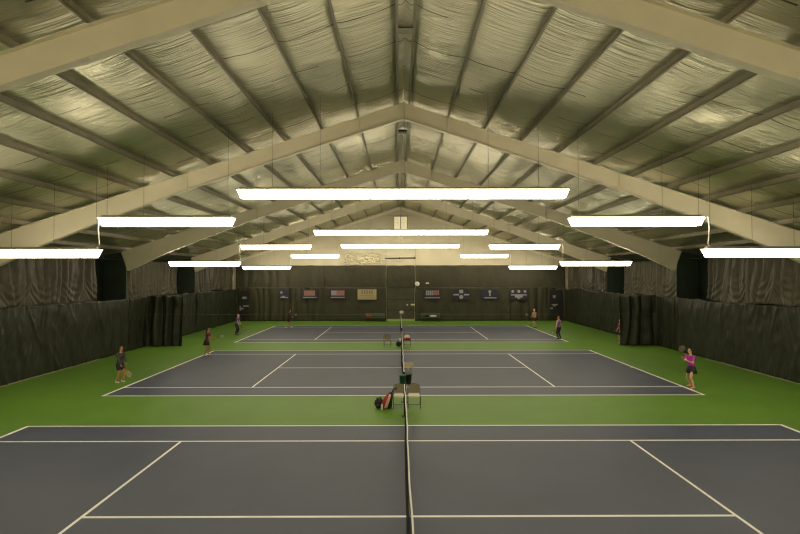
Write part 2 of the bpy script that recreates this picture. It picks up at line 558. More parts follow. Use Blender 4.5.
for sx, side in ((-1, 'left'), (1, 'right')):
    for k, (a, b2) in enumerate(bays):
        nv = (-sx, 0, 0)
        curtain('lower_curtain', (sx * (XS - 0.02), a + 0.02), (sx * (XS - 0.02), b2 - 0.02), 0.02, 3.30, M_LOWER,
                'dark green lower curtain on the %s wall %s' % (side, POSN[k]), 11.3 * k + sx * 3, amp=0.05, freq=2.2, dens=24, nz=36, gather=0.3, wrink=0.025, topvar=0.12, bend=1.0, ridge=0.09, nrm=nv, group='lower side curtains')
        e = b2 - 2.7 if k < 4 else b2 - 0.1
        if k == 0: e = b2 - 2.7
        curtain('upper_curtain', (sx * (XS + 0.30), a + 0.3), (sx * (XS + 0.30), e), 3.15, 5.72, M_UPPER,
                'pleated brown upper curtain on the %s wall %s' % (side, POSN[k]), 7.7 * k + sx * 5 + 40, amp=0.15, freq=2.9, dens=34, nz=40, gather=0.45, wrink=0.025, topvar=0.02, scallop=0.22, bend=1.0, swag=0.03, ridge=0.05, nrm=nv, group='upper side curtains')
for sx, side in ((-1, 'left'), (1, 'right')):
    bm = bmesh.new()
    tube(bm, [(sx * (XS + 0.32), Y0 + 0.02, 5.72), (sx * (XS + 0.32), Y1 - 0.02, 5.72)], 0.025, 8)
    rl = obj('curtain_rail', bm, M_WRAP)
    tag(rl, 'dark rail carrying the upper curtains along the %s wall' % side, 'curtain rail')
    for y in [Y0 + 1.5 + 3.2 * i for i in range(16)]:
        bm = bmesh.new()
        a, b2 = sorted((sx * (XS + 0.32), sx * XW))
        box(bm, a, b2, y - 0.02, y + 0.02, 5.70, 5.74)
        obj('bracket', bm, M_WRAP, rl)
# curtains on the back wall and by the door
def back_part(x0, x1, lab, seed, amp, freq, upper):
    z0, z1 = (3.42, 5.78) if upper else (0.02, 3.48)
    y = Y1 - (0.16 if upper else 0.22)
    curtain('back_curtain', (x0, y), (x1, y), z0, z1, M_BACK, lab, seed, amp=amp, freq=freq, dens=14, nz=24, gather=0.1, wrink=0.02, topvar=0.03, nrm=(0, -1, 0), group='back wall curtains')
back_part(-XS, -8.0, 'dark pleated lower curtain on the back wall at the left corner', 61, 0.14, 2.2, False)
back_part(-8.0, -1.5, 'dark olive lower curtain on the back wall left of the centre door, behind three banners', 62, 0.04, 0.8, False)
back_part(1.5, 11.5, 'dark olive lower curtain on the back wall right of the centre door, behind four banners', 63, 0.06, 0.8, False)
back_part(11.5, XS, 'dark lower curtain on the back wall at the right corner', 64, 0.13, 2.0, False)
back_part(-XS, -8.0, 'dark pleated upper curtain on the back wall at the left corner', 65, 0.09, 1.4, True)
back_part(-8.0, -1.5, 'smooth olive upper curtain on the back wall left of the centre', 66, 0.02, 0.6, True)
back_part(1.5, XS, 'smooth olive upper curtain on the back wall right of the centre', 67, 0.03, 0.7, True)
back_part(-1.46, 1.46, 'narrow olive upper curtain above the centre door of the back wall', 68, 0.02, 0.6, True)
# divider curtains pulled aside between middle and far court
for sx, side in ((-1, 'left'), (1, 'right')):
    xa, xb = sorted((sx * 17.1, sx * 14.68))
    curtain('divider_curtain', (xa, 30.86), (xb, 30.86), 0.02, 3.36, M_LOWER,
            'gathered dark divider curtain standing out from the %s wall between middle and far court' % side, 81 + sx, amp=0.30, freq=1.9, dens=50, gather=0.2, wrink=0.05, nrm=(0, -1, 0), group='divider curtains')
bm = bmesh.new()
tube(bm, [(x, 30.6, 2.16 - 0.03 * math.cos(x / 17 * 1.5)) for x in [-17.1 + 34.2 * i / 20 for i in range(21)]], 0.006, 5)
tag(obj('divider_cable', bm, M_WIRE), 'thin grey cable stretched across the hall between the two divider curtains', 'cable')

# ---------------------------------------------------------------- door, window, gable details
bm = bmesh.new()
n = 30
for i in range(n):
    x = -1.44 + 2.88 * i / n
    box(bm, x, x + 2.88 / n - 0.012, Y1 - 0.14, Y1 - 0.08 - 0.015 * (i % 2), 0.1, 3.4)
d1 = obj('door_1', bm, mat('olive_door_slats', (0.050, 0.050, 0.024), 0.6, var=0.35, vscale=6))
tag(d1, kind='structure')
bm = bmesh.new()
for z in (1.1, 2.2):
    box(bm, -1.44, 1.44, Y1 - 0.16, Y1 - 0.14, z, z + 0.05)
obj('rail', bm, M_LOWER, d1)
bm = bmesh.new()
box(bm, -1.46, 1.46, Y1 - 0.5, Y1 - 0.16, 0.0, 0.20)
tag(obj('trim_12', bm, M_STRIP), kind='structure')
# window in the gable
wz0, wz1, wx = 9.62, 10.92, 0.66
bm = bmesh.new()
for (a, b2, c, d) in ((-wx - 0.06, -wx, wz0 - .06, wz1 + .06), (wx, wx + 0.06, wz0 - .06, wz1 + .06), (-0.035, 0.035, wz0, wz1), (-wx, wx, wz0 - .06, wz0), (-wx, wx, wz1, wz1 + .06)):
    box(bm, a, b2, Y1 - 0.10, Y1, c, d)
w1 = obj('window_1', bm, M_PURLIN)
tag(w1, kind='structure')
for sx in (-1, 1):
    bm = bmesh.new()
    a, b2 = sorted((sx * 0.04, sx * wx))
    box(bm, a, b2, Y1 - 0.05, Y1 - 0.04, wz0, wz1)
    pn = obj('pane', bm, M_WIN, w1)
    bm = bmesh.new()
    box(bm, sx * 0.35 - 0.012, sx * 0.35 + 0.012, Y1 - 0.07, Y1 - 0.05, wz0, wz1)
    box(bm, a, b2, Y1 - 0.07, Y1 - 0.05, (wz0 + wz1) / 2 - .012, (wz0 + wz1) / 2 + .012)
    obj('glazing_bar', bm, M_PURLIN, pn)
bm = bmesh.new()
box(bm, -1.4, 1.3, Y1 - 0.06, Y1, 10.98, 11.04)
tag(obj('trim_13', bm, M_PURLIN), kind='structure')
# dark rod and loop of cable on the gable
bm = bmesh.new()
tube(bm, [(-1.6, Y1 - 0.16, 6.55), (1.55, Y1 - 0.16, 6.58)], 0.045, 8)
rd = obj('steel_rod', bm, M_BLACK)
tag(rd, 'dark horizontal rod on the cream gable wall above the centre door', 'rod')
bm = bmesh.new()
for x in (-1.55, -0.1, 1.5):
    box(bm, x - 0.05, x + 0.05, Y1 - 0.17, Y1 - 0.002, 6.48, 6.66)
obj('bracket', bm, M_BLACK, rd)
bm = bmesh.new()
tube(bm, [(-0.2 + 0.55 * math.cos(a), Y1 - 0.1, 6.55 + 0.32 * math.sin(a)) for a in [math.pi + math.pi * i / 14 for i in range(15)]], 0.02, 6)
tag(obj('cable_loop', bm, M_PURLIN), 'short loop of cable sagging below the dark rod on the gable wall', 'cable')
for x, lab in ((-1.53, 'left'), (1.56, 'right')):
    bm = bmesh.new()
    tube(bm, [(x, Y1 - 0.36, 3.0), (x + 0.02, Y1 - 0.36, 5.9), (x, Y1 - 0.0, 7.6)], 0.018, 6)
    tag(obj('hanging_rope', bm, M_PURLIN), 'pale rope hanging down the back wall %s of the centre door' % lab, 'rope')
# crinkled insulation sheet
bm = bmesh.new()
nx, nzz = 90, 36
g = [[bm.verts.new((-6.1 + 4.4 * i / nx, Y1 - 0.05 - 0.22 * max(0, noise.noise(Vector((i * .17, j * .26, 2.2))) + .12) * min(1, i / 8, (nx - i) / 8, j / 6, (nzz - j) / 6) ** .7, 5.85 + 1.35 * j / nzz)) for j in range(nzz + 1)] for i in range(nx + 1)]
for i in range(nx):
    for j in range(nzz):
        bm.faces.new((g[i][j], g[i + 1][j], g[i + 1][j + 1], g[i][j + 1]))
tag(obj('insulation_sheet', bm, M_GABLE), 'crinkled cream insulation sheet on the gable wall left of the dark rod', 'insulation')

# ---------------------------------------------------------------- hanging lamps
SEG = 1.172
def lamp(x0, nseg, z, y, label, wires):
    L_ = nseg * SEG
    root = empty('hanging_lamp', (x0 + L_ / 2, y, z))
    tag(root, label, 'lamp', 'long hanging fluorescent lamps')
    h, wt, wb = 0.28, 0.22, 0.15
    for i in range(nseg):
        a, b2 = -L_ / 2 + i * SEG, -L_ / 2 + (i + 1) * SEG
        ta = 0.10 if i == 0 else 0.009
        tb = 0.10 if i == nseg - 1 else 0.009
        ua = 0.0 if i == 0 else 0.009
        ub = 0.0 if i == nseg - 1 else 0.009
        bm = bmesh.new()
        v = [bm.verts.new(p) for p in ((a + ua, -wt, h / 2), (b2 - ub, -wt, h / 2), (b2 - ub, wt, h / 2), (a + ua, wt, h / 2),
                                       (a + ta, -wb, -h / 2), (b2 - tb, -wb, -h / 2), (b2 - tb, wb, -h / 2), (a + ta, wb, -h / 2))]
        for f in ((0, 1, 2, 3), (4, 5, 6, 7), (0, 1, 5, 4), (1, 2, 6, 5), (2, 3, 7, 6), (3, 0, 4, 7)):
            bm.faces.new([v[q] for q in f])
        obj('diffuser', bm, M_LAMP, root)
    bm = bmesh.new()
    box(bm, -L_ / 2 - 0.03, L_ / 2 + 0.03, -wt - 0.02, wt + 0.02, h / 2 + 0.004, h / 2 + 0.03)
    box(bm, -L_ / 2 + 0.05, L_ / 2 - 0.05, -0.08, 0.08, h / 2 + 0.03, h / 2 + 0.10)
    obj('housing', bm, M_HOUSE, root)
    for wxx in wires:
        X = x0 + wxx
        top = RIDGE + 0.05 - SLOPE * abs(X)
        bm = bmesh.new()
        tube(bm, [(wxx - L_ / 2, 0, h / 2 + 0.08), (wxx - L_ / 2, 0, top - z + 0.02)], 0.006, 5)
        obj('hanger_wire', bm, M_WIRE, root)
ROWS = ((1.8, 'nearest row, above the near court'), (16.33, 'row between near and middle court'), (30.86, 'row between middle and far court'), (45.3, 'furthest row, before the back wall'))
for y, rn in ROWS:
    lamp(-5.90, 10, 7.61, y, 'longest and highest glowing lamp in the centre of the ' + rn, (1.2, 2.9, 5.9, 8.9, 10.7))
    lamp(-10.78, 4, 6.62, y, 'glowing lamp left of the long one in the ' + rn, (0.2, 1.5, 4.5))
    lamp(5.92, 4, 6.62, y, 'glowing lamp right of the long one in the ' + rn, (0.3, 3.3, 4.6))
    lamp(-15.56, 4, 5.50, y, 'lowest glowing lamp at the far left of the ' + rn, (0.4, 1.6, 3.1, 4.6))
    lamp(10.72, 4, 5.50, y, 'lowest glowing lamp at the far right of the ' + rn, (0.2, 1.7, 3.2, 4.4))
    if y < 2: continue
    for sx, side in ((-1, 'left'), (1, 'right')):
        bm = bmesh.new()
        xo = sx * 10.86
        tube(bm, [(sx * 10.55, y, 6.86), (sx * 10.72, y, 6.88), (xo, y, 6.8), (xo + sx * .03, y, 6.4), (xo, y, 6.0), (xo - sx * .02, y, 5.8), (sx * 10.95, y, 5.72)], 0.02, 6)
        tag(obj('power_cable', bm, M_WHITE), 'white cable linking two %s hand lamps of the %s' % (side, rn), 'cable', 'white lamp cables')

# ---------------------------------------------------------------- ridge bracing
for y, lab in ((13.4, 'near the top of the picture'), (23.0, 'beyond the second roof frame')):
    bm = bmesh.new()
    box(bm, -0.27, 0.27, y - 0.18, y + 0.18, RIDGE - 0.08, RIDGE - 0.05)
    box(bm, -0.27, 0.27, y - 0.18, y - 0.16, RIDGE - 0.08, RIDGE + 0.02)
    tag(obj('ridge_brace', bm, M_BLACK if y > 20 else M_PURLIN), 'short brace between the two ridge purlins ' + lab, 'brace')

# ---------------------------------------------------------------- nets
NETN = ('near', 'middle', 'far')
for k, c in enumerate(COURTS):
    ya, yb = c - 0.91, c + 10.97 + 0.91
    ym = (ya + yb) / 2
    root = empty('tennis_net', (0, ya, 0))
    tag(root, 'black tennis net with white top band across the %s court' % NETN[k], 'net')
    L_ = yb - ya
    n = 48
    def top(s, L_=L_): return 0.914 + 0.156 * (abs(s - L_ / 2) / (L_ / 2)) ** 1.4
    def wav(s, z, k=k): return (0.022 * noise.noise(Vector((s * 0.9, z * 1.5, k * 9.0))) - 0.085 * max(0.0, math.sin(math.pi * min(1, max(0, z / top(s))))) ** 0.8 * math.sin(math.pi * s / 12.8) ** 2) 
    # mesh of cords
    bm = bmesh.new()
    def strip(pts, t):
        for i in range(len(pts) - 1):
            a, b2 = Vector(pts[i]), Vector(pts[i + 1])
            d = (b2 - a).normalized()
            u = Vector((0, -d.z, d.y)) * t
            e = Vector((t, 0, 0))
            v = [bm.verts.new(q) for q in (a + u, a + e, a - u, a - e, b2 + u, b2 + e, b2 - u, b2 - e)]
            for q in range(4):
                bm.faces.new((v[q], v[(q + 1) % 4], v[4 + (q + 1) % 4], v[4 + q]))
    rows = 14
    for j in range(rows + 1):
        strip([(wav(L_ * i / n, top(L_ * i / n) * j / rows), L_ * i / n, 0.03 + (top(L_ * i / n) - 0.03) * j / rows) for i in range(n + 1)], 0.003)
    nc = int(L_ / 0.075)
    for i in range(nc + 1):
        s = L_ * i / nc
        strip([(wav(s, top(s) * j / 4), s, 0.03 + (top(s) - 0.03) * j / 4) for j in range(5)], 0.003)
    obj('mesh', bm, M_NET, root)
    bm = bmesh.new()
    vs = []
    for i in range(n + 1):
        s = L_ * i / n
        x = wav(s, top(s))
        t = top(s)
        vs.append([bm.verts.new((x + dx, s, t + dz)) for dx, dz in ((-0.016, 0), (-0.013, 0.014), (0.013, 0.014), (0.016, 0), (0.012, -0.055), (-0.012, -0.055))])
    for i in range(n):
        for q in range(6):
            bm.faces.new((vs[i][q], vs[i][(q + 1) % 6], vs[i + 1][(q + 1) % 6], vs[i + 1][q]))
    obj('top_band', bm, M_TAPE, root)
    bm = bmesh.new()
    box(bm, -0.012, 0.012, L_ / 2 - 0.025, L_ / 2 + 0.025, 0.0, 0.87)
    obj('centre_strap', bm, M_TAPE, root)
    for s in (0, L_):
        bm = bmesh.new()
        tube(bm, [(0, s, 0), (0, s, 1.09)], 0.04, 12)
        tube(bm, [(0, s, 1.085), (0, s, 1.12)], [0.045, 0.03], 12)
        box(bm, -0.11, 0.11, s - 0.11, s + 0.11, 0, 0.012)
        pt = obj('net_post', bm, M_BUCKG if k == 9 else M_BLACK, root)
    if k == 2:
        bm = bmesh.new()
        rbox(bm, -0.12, 0.26, L_ - 0.02 + 0.06, L_ + 0.12, 1.05, 1.32, 0.02)
        o = obj('score_card', bm, M_WHITE, root)
        o['label'] = 'small white card on top of the net post'

# ---------------------------------------------------------------- chairs
def chair(name, label, x, y, rz, pad, seatm, arms=False, group=None):
    r = empty(name, (x, y, 0), rz)
    tag(r, label, 'chair', group)
    w_, d_ = 0.24, 0.22
    bm = bmesh.new()
    rbox(bm, -w_ + 0.02, w_ - 0.02, -d_, d_, 0.42, 0.465, 0.018)
    obj('seat', bm, seatm, r)
    # rounded back pad, slightly reclined; the back is at +y, the front faces -y
    bm = bmesh.new()
    out = [(-0.21, 0.50), (0.21, 0.50), (0.215, 0.68)] + [(0.215 * math.cos(a), 0.68 + 0.12 * math.sin(a)) for a in [math.pi * i / 10 for i in range(1, 10)]] + [(-0.215, 0.68)]
    A = [bm.verts.new((x_, 0.205 + (z_ - 0.45) * 0.22, z_)) for x_, z_ in out]
    Bv = [bm.verts.new((x_, 0.240 + (z_ - 0.45) * 0.22, z_)) for x_, z_ in out]
    bm.faces.new(A); bm.faces.new(Bv[::-1])
    for i in range(len(out)):
        bm.faces.new((A[i], A[(i + 1) % len(out)], Bv[(i + 1) % len(out)], Bv[i]))
    obj('backrest', bm, pad, r)
    for sx in (-1, 1):
        bm = bmesh.new()
        tube(bm, [(sx * w_, -d_ - 0.02, 0.0), (sx * w_, -d_ + 0.01, 0.44)], 0.012, 8)
        obj('leg', bm, M_CHROME, r)
        bm = bmesh.new()
        tube(bm, [(sx * w_, d_ + 0.06, 0.0), (sx * w_, d_ - 0.02, 0.44)], 0.012, 8)
        obj('leg', bm, M_CHROME, r)
    bm = bmesh.new()
    tube(bm, [(-w_, d_ - 0.02, 0.44), (-w_, d_ + 0.04, 0.70)] + [(w_ * -math.cos(a), d_ + 0.045 + 0.03 * math.sin(a), 0.70 + 0.12 * math.sin(a)) for a in [math.pi * i / 12 for i in range(1, 12)]] + [(w_, d_ + 0.04, 0.70), (w_, d_ - 0.02, 0.44)], 0.013, 8)
    tube(bm, [(-w_, -d_ + 0.01, 0.44), (-w_, d_ - 0.02, 0.44)], 0.012, 8)
    tube(bm, [(w_, -d_ + 0.01, 0.44), (w_, d_ - 0.02, 0.44)], 0.012, 8)
    obj('frame', bm, M_CHROME, r)
    bm = bmesh.new()
    tube(bm, [(-w_, -d_ - 0.01, 0.16), (w_, -d_ - 0.01, 0.16)], 0.008, 8)
    obj('stretcher', bm, M_CHROME, r)
    r.scale = (0.92, 0.95, 0.93)
    return r
chair('folding_chair', 'tan padded folding chair beside the red racket bag, left of the net line', -0.17, 16.55, 0, M_TANF, M_PALE)
chair('folding_chair', 'tan padded folding chair with bright pale seat, right of the net line', 0.345, 16.57, 0, M_TANF, M_PALE)
chair('folding_chair', 'dark framed chair with round back standing alone between middle and far court', -0.96, 30.72, 0.1, M_TANF, M_TANF)
chair('folding_chair', 'pale backed chair with crimson jacket on its seat between middle and far court', 0.37, 30.75, 0, M_PALE, M_TANF)
# jacket on that chair
bm = bmesh.new()
bmesh.ops.create_icosphere(bm, subdivisions=3, radius=1.0)
for v in bm.verts:
    f = 1 + 0.25 * noise.noise(v.co * 2.2)
    z = v.co.z * 0.10 * f
    v.co = Vector((0.36 + v.co.x * 0.25 * f, 30.66 + v.co.y * 0.17 * f, max(0.434, 0.50 + z)))
jk = obj('jacket', bm, M_CRIM, smooth=True)
tag(jk, 'crumpled crimson jacket lying on the pale backed chair', 'jacket')
bm = bmesh.new()
tube(bm, [(0.14, 30.6, 0.50), (0.1, 30.5, 0.47), (0.12, 30.45, 0.32)], [0.05, 0.045, 0.035], 8)
obj('sleeve', bm, M_CRIM, jk)
# small sports bag with white towel
def lump(name, c, rr, m, parent=None, seed=0, amt=0.15, flat=True, rz=0):
    bm = bmesh.new()
    bmesh.ops.create_icosphere(bm, subdivisions=3, radius=1.0)
    for v in bm.verts:
        f = 1 + amt * noise.noise(v.co * 2.0 + Vector((seed, 0, 0)))
        p = Vector((v.co.x * rr[0], v.co.y * rr[1], v.co.z * rr[2])) * f
        p.rotate(Matrix.Rotation(rz, 3, 'Y'))
        v.co = Vector(c) + p
        if flat and v.co.z < 0.005: v.co.z = 0.005
    return obj(name, bm, m, parent, smooth=True)
hb = lump('handbag', (-0.22, 30.7, 0.17), (0.18, 0.14, 0.18), M_DKF, seed=3)
tag(hb, 'black handbag on the floor left of the pale backed chair', 'bag')
bm = bmesh.new()
tube(bm, [(-0.22 + 0.12 * math.cos(a), 30.7, 0.30 + 0.16 * math.sin(a)) for a in [math.pi * i / 10 for i in range(11)]], 0.012, 6)
obj('handle', bm, M_DKF, hb)
tw = lump('towel', (-0.12, 30.66, 0.42), (0.09, 0.10, 0.14), M_WHITE, seed=5)
tag(tw, 'white towel heaped on the black handbag', 'towel')
# racket bag leaning on the chair
rb = empty('racket_bag', (-0.78, 16.4, 0))
rb.scale = (1.08, 1, 1.08)
tag(rb, 'red white and black racket bag leaning against the left folding chair', 'bag')
def slab(bm, prof, y0, y1, r):
    t = bmesh.new()
    prism_y(t, prof, y0, y1)
    bmesh.ops.bevel(t, geom=t.edges[:], offset=r, segments=3, affect='EDGES')
    me = bpy.data.meshes.new('tmp'); t.to_mesh(me); t.free(); bm.from_mesh(me); bpy.data.meshes.remove(me)
bm = bmesh.new(); slab(bm, [(0.02, 0.02), (0.30, 0.02), (0.35, 0.50), (0.22, 0.52), (0.06, 0.28)], -0.13, 0.15, 0.025)
obj('body', bm, M_DKF, rb, True)
bm = bmesh.new(); slab(bm, [(-0.06, 0.05), (0.08, 0.04), (0.24, 0.48), (0.16, 0.52), (0.02, 0.32)], -0.17, -0.10, 0.02)
obj('red_panel', bm, M_RED, rb, True)['label'] = 'red side panel'
bm = bmesh.new(); slab(bm, [(0.05, 0.04), (0.16, 0.04), (0.29, 0.48), (0.22, 0.50)], -0.19, -0.12, 0.015)
obj('white_panel', bm, mat('pink_white_fabric', (0.75, 0.50, 0.42), 0.7), rb, True)['label'] = 'pinkish white stripe'
bm = bmesh.new()
tube(bm, [(0.28, -0.05, 0.48), (0.36, -0.05, 0.62), (0.42, 0.02, 0.66), (0.46, 0.1, 0.60)], 0.022, 6)
obj('shoulder_strap', bm, M_DKF, rb)
bp_ = lump('backpack', (-0.90, 16.46, 0.17), (0.17, 0.15, 0.20), M_DKF, seed=8, amt=0.25)
tag(bp_, 'black backpack slumped left of the red racket bag', 'bag')
bm = bmesh.new()
rbox(bm, -1.0, -0.88, 16.2, 16.27, 0.05, 0.18, 0.02)
obj('front_pocket', bm, M_BUCKB, bp_, True)
bm = bmesh.new()
tube(bm, [(-0.95 + 0.07 * math.cos(a), 16.38, 0.30 + 0.09 * math.sin(a)) for a in [math.pi * i / 8 for i in range(9)]], 0.012, 6)
obj('handle', bm, M_GREY, bp_)
bt = empty('water_bottle', (-0.80, 16.2, 0))
tag(bt, 'small pale water bottle standing in front of the racket bag', 'bottle')
bm = bmesh.new(); tube(bm, [(0, 0, 0), (0, 0, 0.17), (0, 0, 0.21)], [0.035, 0.035, 0.018], 12); obj('body', bm, M_WHITE, bt)
bm = bmesh.new(); tube(bm, [(0, 0, 0.21), (0, 0, 0.24)], 0.02, 10); obj('cap', bm, M_RED, bt)

# buckets hanging on the middle net post
def bucket(x, y, z, m, label):
    r = empty('bucket', (x, y, z))
    tag(r, label, 'bucket')
    bm = bmesh.new()
    n = 20
    prof = [(0.0, 0.0), (0.095, 0.0), (0.125, 0.36), (0.135, 0.36), (0.135, 0.385), (0.115, 0.385), (0.088, 0.02), (0.0, 0.02)]
    rings = [[bm.verts.new((rr * math.cos(2 * math.pi * k / n), rr * math.sin(2 * math.pi * k / n), zz)) for k in range(n)] for rr, zz in prof[1:-1]]
    for i in range(len(rings) - 1):
        for k in range(n):
            bm.faces.new((rings[i][k], rings[i][(k + 1) % n], rings[i + 1][(k + 1) % n], rings[i + 1][k]))
    bm.faces.new(rings[0]); bm.faces.new(rings[-1])
    obj('pail', bm, m, r, True)
    bm = bmesh.new()
    tube(bm, [(0.12 * math.cos(a), 0.0, 0.37 + 0.03 * math.sin(a)) for a in [math.pi * i / 10 for i in range(11)]], 0.006, 6)
    tube(bm, [(-x * 1.0 / 1, 0.06, 0.33), (-x * 0.5, 0.05, 0.34), (0, 0.02, 0.36)], 0.008, 6)
    obj('handle', bm, M_GREY, r)
PY2 = COURTS[1] - 0.91
bucket(-0.06, PY2 - 0.19, 0.66, M_BUCKG, 'dark green bucket hanging on the near post of the middle net')
bucket(0.16, PY2 + 0.02, 0.66, M_BUCKB, 'blue black bucket hanging right of the green one on the net post')

# wire ball basket by the middle of the middle net
def ball_basket(x, y, label):
    r = empty('ball_basket', (x, y, 0))
    tag(r, label, 'ball basket', 'wire ball baskets')
    bm = bmesh.new()
    for i in range(7):
        z = 0.14 + i * 0.04 - 0.0
        tube(bm, [(-.11, -.11, z), (.11, -.11, z), (.11, .11, z), (-.11, .11, z)], 0.005, 5, closed=True)
    for i in range(7):
        q = -.11 + .22 * i / 6
        for a, b2 in ((q, -.11), (q, .11), (-.11, q), (.11, q)):
            tube(bm, [(a, b2, 0.14), (a, b2, 0.38)], 0.004, 5)
    tube(bm, [(-.11, q * 0, .14), (.11, 0, .14)], 0.005, 5)
    obj('cage', bm, M_HOP, r)
    for a in (-.11, .11):
        bm = bmesh.new()
        tube(bm, [(a, -.12, 0.0), (a, -.11, 0.3)], 0.007, 6); tube(bm, [(a, .12, 0.0), (a, .11, 0.3)], 0.007, 6)
        obj('leg', bm, M_HOP, r)
    bm = bmesh.new()
    box(bm, -.10, .10, -.10, .10, 0.135, 0.15)
    obj('tray', bm, M_HOP, r)
    return r
for bx, lab in ((0.15, 'pale wire ball basket just right of the middle net'), (0.395, 'pale wire ball basket, second one right of the middle net')):
    ball_basket(bx, 23.0, lab)
    q = 0
    for lz in range(3):
        for ix in range(3):
            for iy in range(3):
                bm = bmesh.new()
                ball(bm, (0, 0, 0), 0.033, 8, 6)
                t = obj('tennis_ball', bm, M_BALL, smooth=True)
                t.location = (bx + (ix - 1) * 0.067, 23.0 + (iy - 1) * 0.067, 0.184 + lz * 0.067)
                tag(t, 'yellow tennis ball in the pale basket %s' % ('beside the net' if bx < .3 else 'further from the net'), 'tennis ball', 'tennis balls in the basket %s' % ('beside the net' if bx < .3 else 'further from the net'))

# ---------------------------------------------------------------- banners on the back wall
def px2(x, y, d):   # point on the plane y=d seen in the photo at (x, y): used only to measure the wall
    return (CX + (x - 398.6) * d / F, CZ + (275.9 - y) * d / F)
def banner(x0, x1, y0, y1, m, marks, label, name='banner', th=0.02):
    d = Y1 - 0.42
    (xa, zb), (xb, za) = px2(x0, y0, d), px2(x1, y1, d)
    r = empty(name, ((xa + xb) / 2, d, za))
    tag(r, label, 'banner')
    bm = bmesh.new()
    W, H_ = (xb - xa) / 2, zb - za
    box(bm, -W, W, 0, th, 0, H_)
    obj('cloth', bm, m, r)
    for mi_, (nm, mm, shapes) in enumerate(marks):
        bm = bmesh.new()
        yo = -0.012 - 0.006 * mi_
        for s in shapes:
            if s[0] == 'r':
                box(bm, -W + 2 * W * s[1], -W + 2 * W * s[2], yo, 0, H_ * s[3], H_ * s[4])
            else:
                bmesh.ops.create_cone(bm, cap_ends=True, segments=20, radius1=H_ * s[3], radius2=H_ * s[3], depth=0.014,
                                      matrix=Matrix.Translation((-W + 2 * W * s[1], -0.007, H_ * s[2])) @ Matrix.Rotation(math.pi / 2, 4, 'X'))
        obj(nm, bm, mm, r)
    bm = bmesh.new()
    for sx in (-1, 1):
        tube(bm, [(sx * W * 0.92, th / 2, H_ - 0.01), (sx * W * 0.92, 0.05, 3.50 - za)], 0.008, 5)
    obj('hanging_cord', bm, M_WIRE, r)
stripes = [('r', 0.18, 0.86, 0.40 + 0.11 * i, 0.46 + 0.11 * i) for i in range(5)]
banner(279.5, 288.5, 290, 298.5, M_NAVY, [('emblem', M_GREY, [('c', 0.22, 0.72, 0.14), ('r', 0.1, 0.95, 0.08, 0.18), ('r', 0.25, 0.62, 0.2, 0.32)])], 'small dark banner with a round pale emblem, leftmost on the back wall')
banner(301.5, 317.5, 289.5, 298.7, M_NAVY, [('picture', M_PINK, [('r', 0.15, 0.85, 0.34, 0.90)]), ('stripe', M_BRN, [('r', 0.15, 0.85, 0.44 + .16 * i, 0.47 + .16 * i) for i in range(3)]), ('line', M_GREY, [('r', 0.10, 0.95, 0.10, 0.20)])], 'navy banner with a faded red striped picture, left of the flag banner')
banner(329.5, 346.5, 289.5, 298.7, M_NAVY, [('flag', M_PINK, [('r', 0.10, 0.88, 0.34, 0.90)]), ('canton', M_GREY, [('r', 0.10, 0.42, 0.45, 0.88)]), ('line', M_GREY, [('r', 0.08, 0.90, 0.10, 0.20)])], 'navy banner with a red flag and pale corner, just left of the tan banner')
banner(357.6, 376.4, 289.3, 299.5, M_TANB, [('lettering', M_BRN, [('r', 0.2 + 0.13 * i, 0.29 + 0.13 * i, 0.55, 0.92) for i in range(5)] + [('r', 0.15, 0.85, 0.34, 0.40)] + [('r', 0.12, 0.9, 0.16, 0.19)])], 'tan banner with brown lettering left of the centre door')
banner(424, 440.5, 289.7, 299, M_NAVY, [('lettering', M_GREY, [('r', 0.12 + 0.11 * i, 0.20 + 0.11 * i, 0.40, 0.90) for i in range(4)]), ('picture', M_PINK, [('r', 0.55 + .13 * i, 0.65 + .13 * i, 0.42, 0.92) for i in range(3)]), ('line', M_GREY, [('r', 0.04, 0.95, 0.08, 0.18)])], 'navy banner with pale and red lettering right of the centre door')
banner(452.5, 469.5, 289.5, 299.5, M_NAVY, [('emblem', M_GREY, [('r', 0.40, 0.62, 0.62, 0.95), ('r', 0.05, 0.38, 0.40, 0.55), ('r', 0.66, 0.97, 0.40, 0.55), ('c', 0.51, 0.25, 0.20)])], 'navy banner with a pale crossed emblem, second right of the centre door')
banner(481, 498.5, 289.7, 299, M_NAVY, [('emblem', M_GREY, [('c', 0.5, 0.78, 0.16), ('r', 0.46, 0.54, 0.3, 0.62), ('r', 0.18, 0.88, 0.06, 0.16)])], 'navy banner with one round emblem over a white line, third right of the door')
banner(510, 527.5, 289.5, 300, M_NAVY, [('emblem', M_GREY, [('c', 0.15, 0.80, 0.13), ('c', 0.5, 0.80, 0.14), ('c', 0.85, 0.80, 0.13), ('r', 0.05, 0.95, 0.42, 0.52), ('c', 0.5, 0.24, 0.17), ('r', 0.28, 0.72, 0.22, 0.42)])], 'navy banner with three round emblems in a row, rightmost of the small banners')
banner(239.8, 249.3, 290.5, 318, M_BLACK, [('lettering', M_GREY, [('r', 0.3, 0.72, 0.70, 0.78), ('r', 0.02, 0.16, 0.28, 0.45), ('r', 0.15, 0.42, 0.32, 0.38), ('r', 0.4, 0.95, 0.42, 0.47)])], 'tall black banner with white marks in the left back corner', 'tall_banner')
banner(549.5, 562.5, 290.5, 318, M_BLACK, [('lettering', M_GREY, [('r', 0.26, 0.46, 0.72, 0.82), ('r', 0.15, 0.62, 0.46, 0.50), ('r', 0.26, 0.48, 0.42, 0.46), ('r', 0.03, 0.26, 0.32, 0.37)])], 'tall black banner with white marks in the right back corner', 'tall_banner')
bm = bmesh.new()
tube(bm, [(-XS + 0.0, Y1 - 0.37, 3.50), (0, Y1 - 0.37, 3.49), (XS - 0.0, Y1 - 0.37, 3.50)], 0.010, 6)
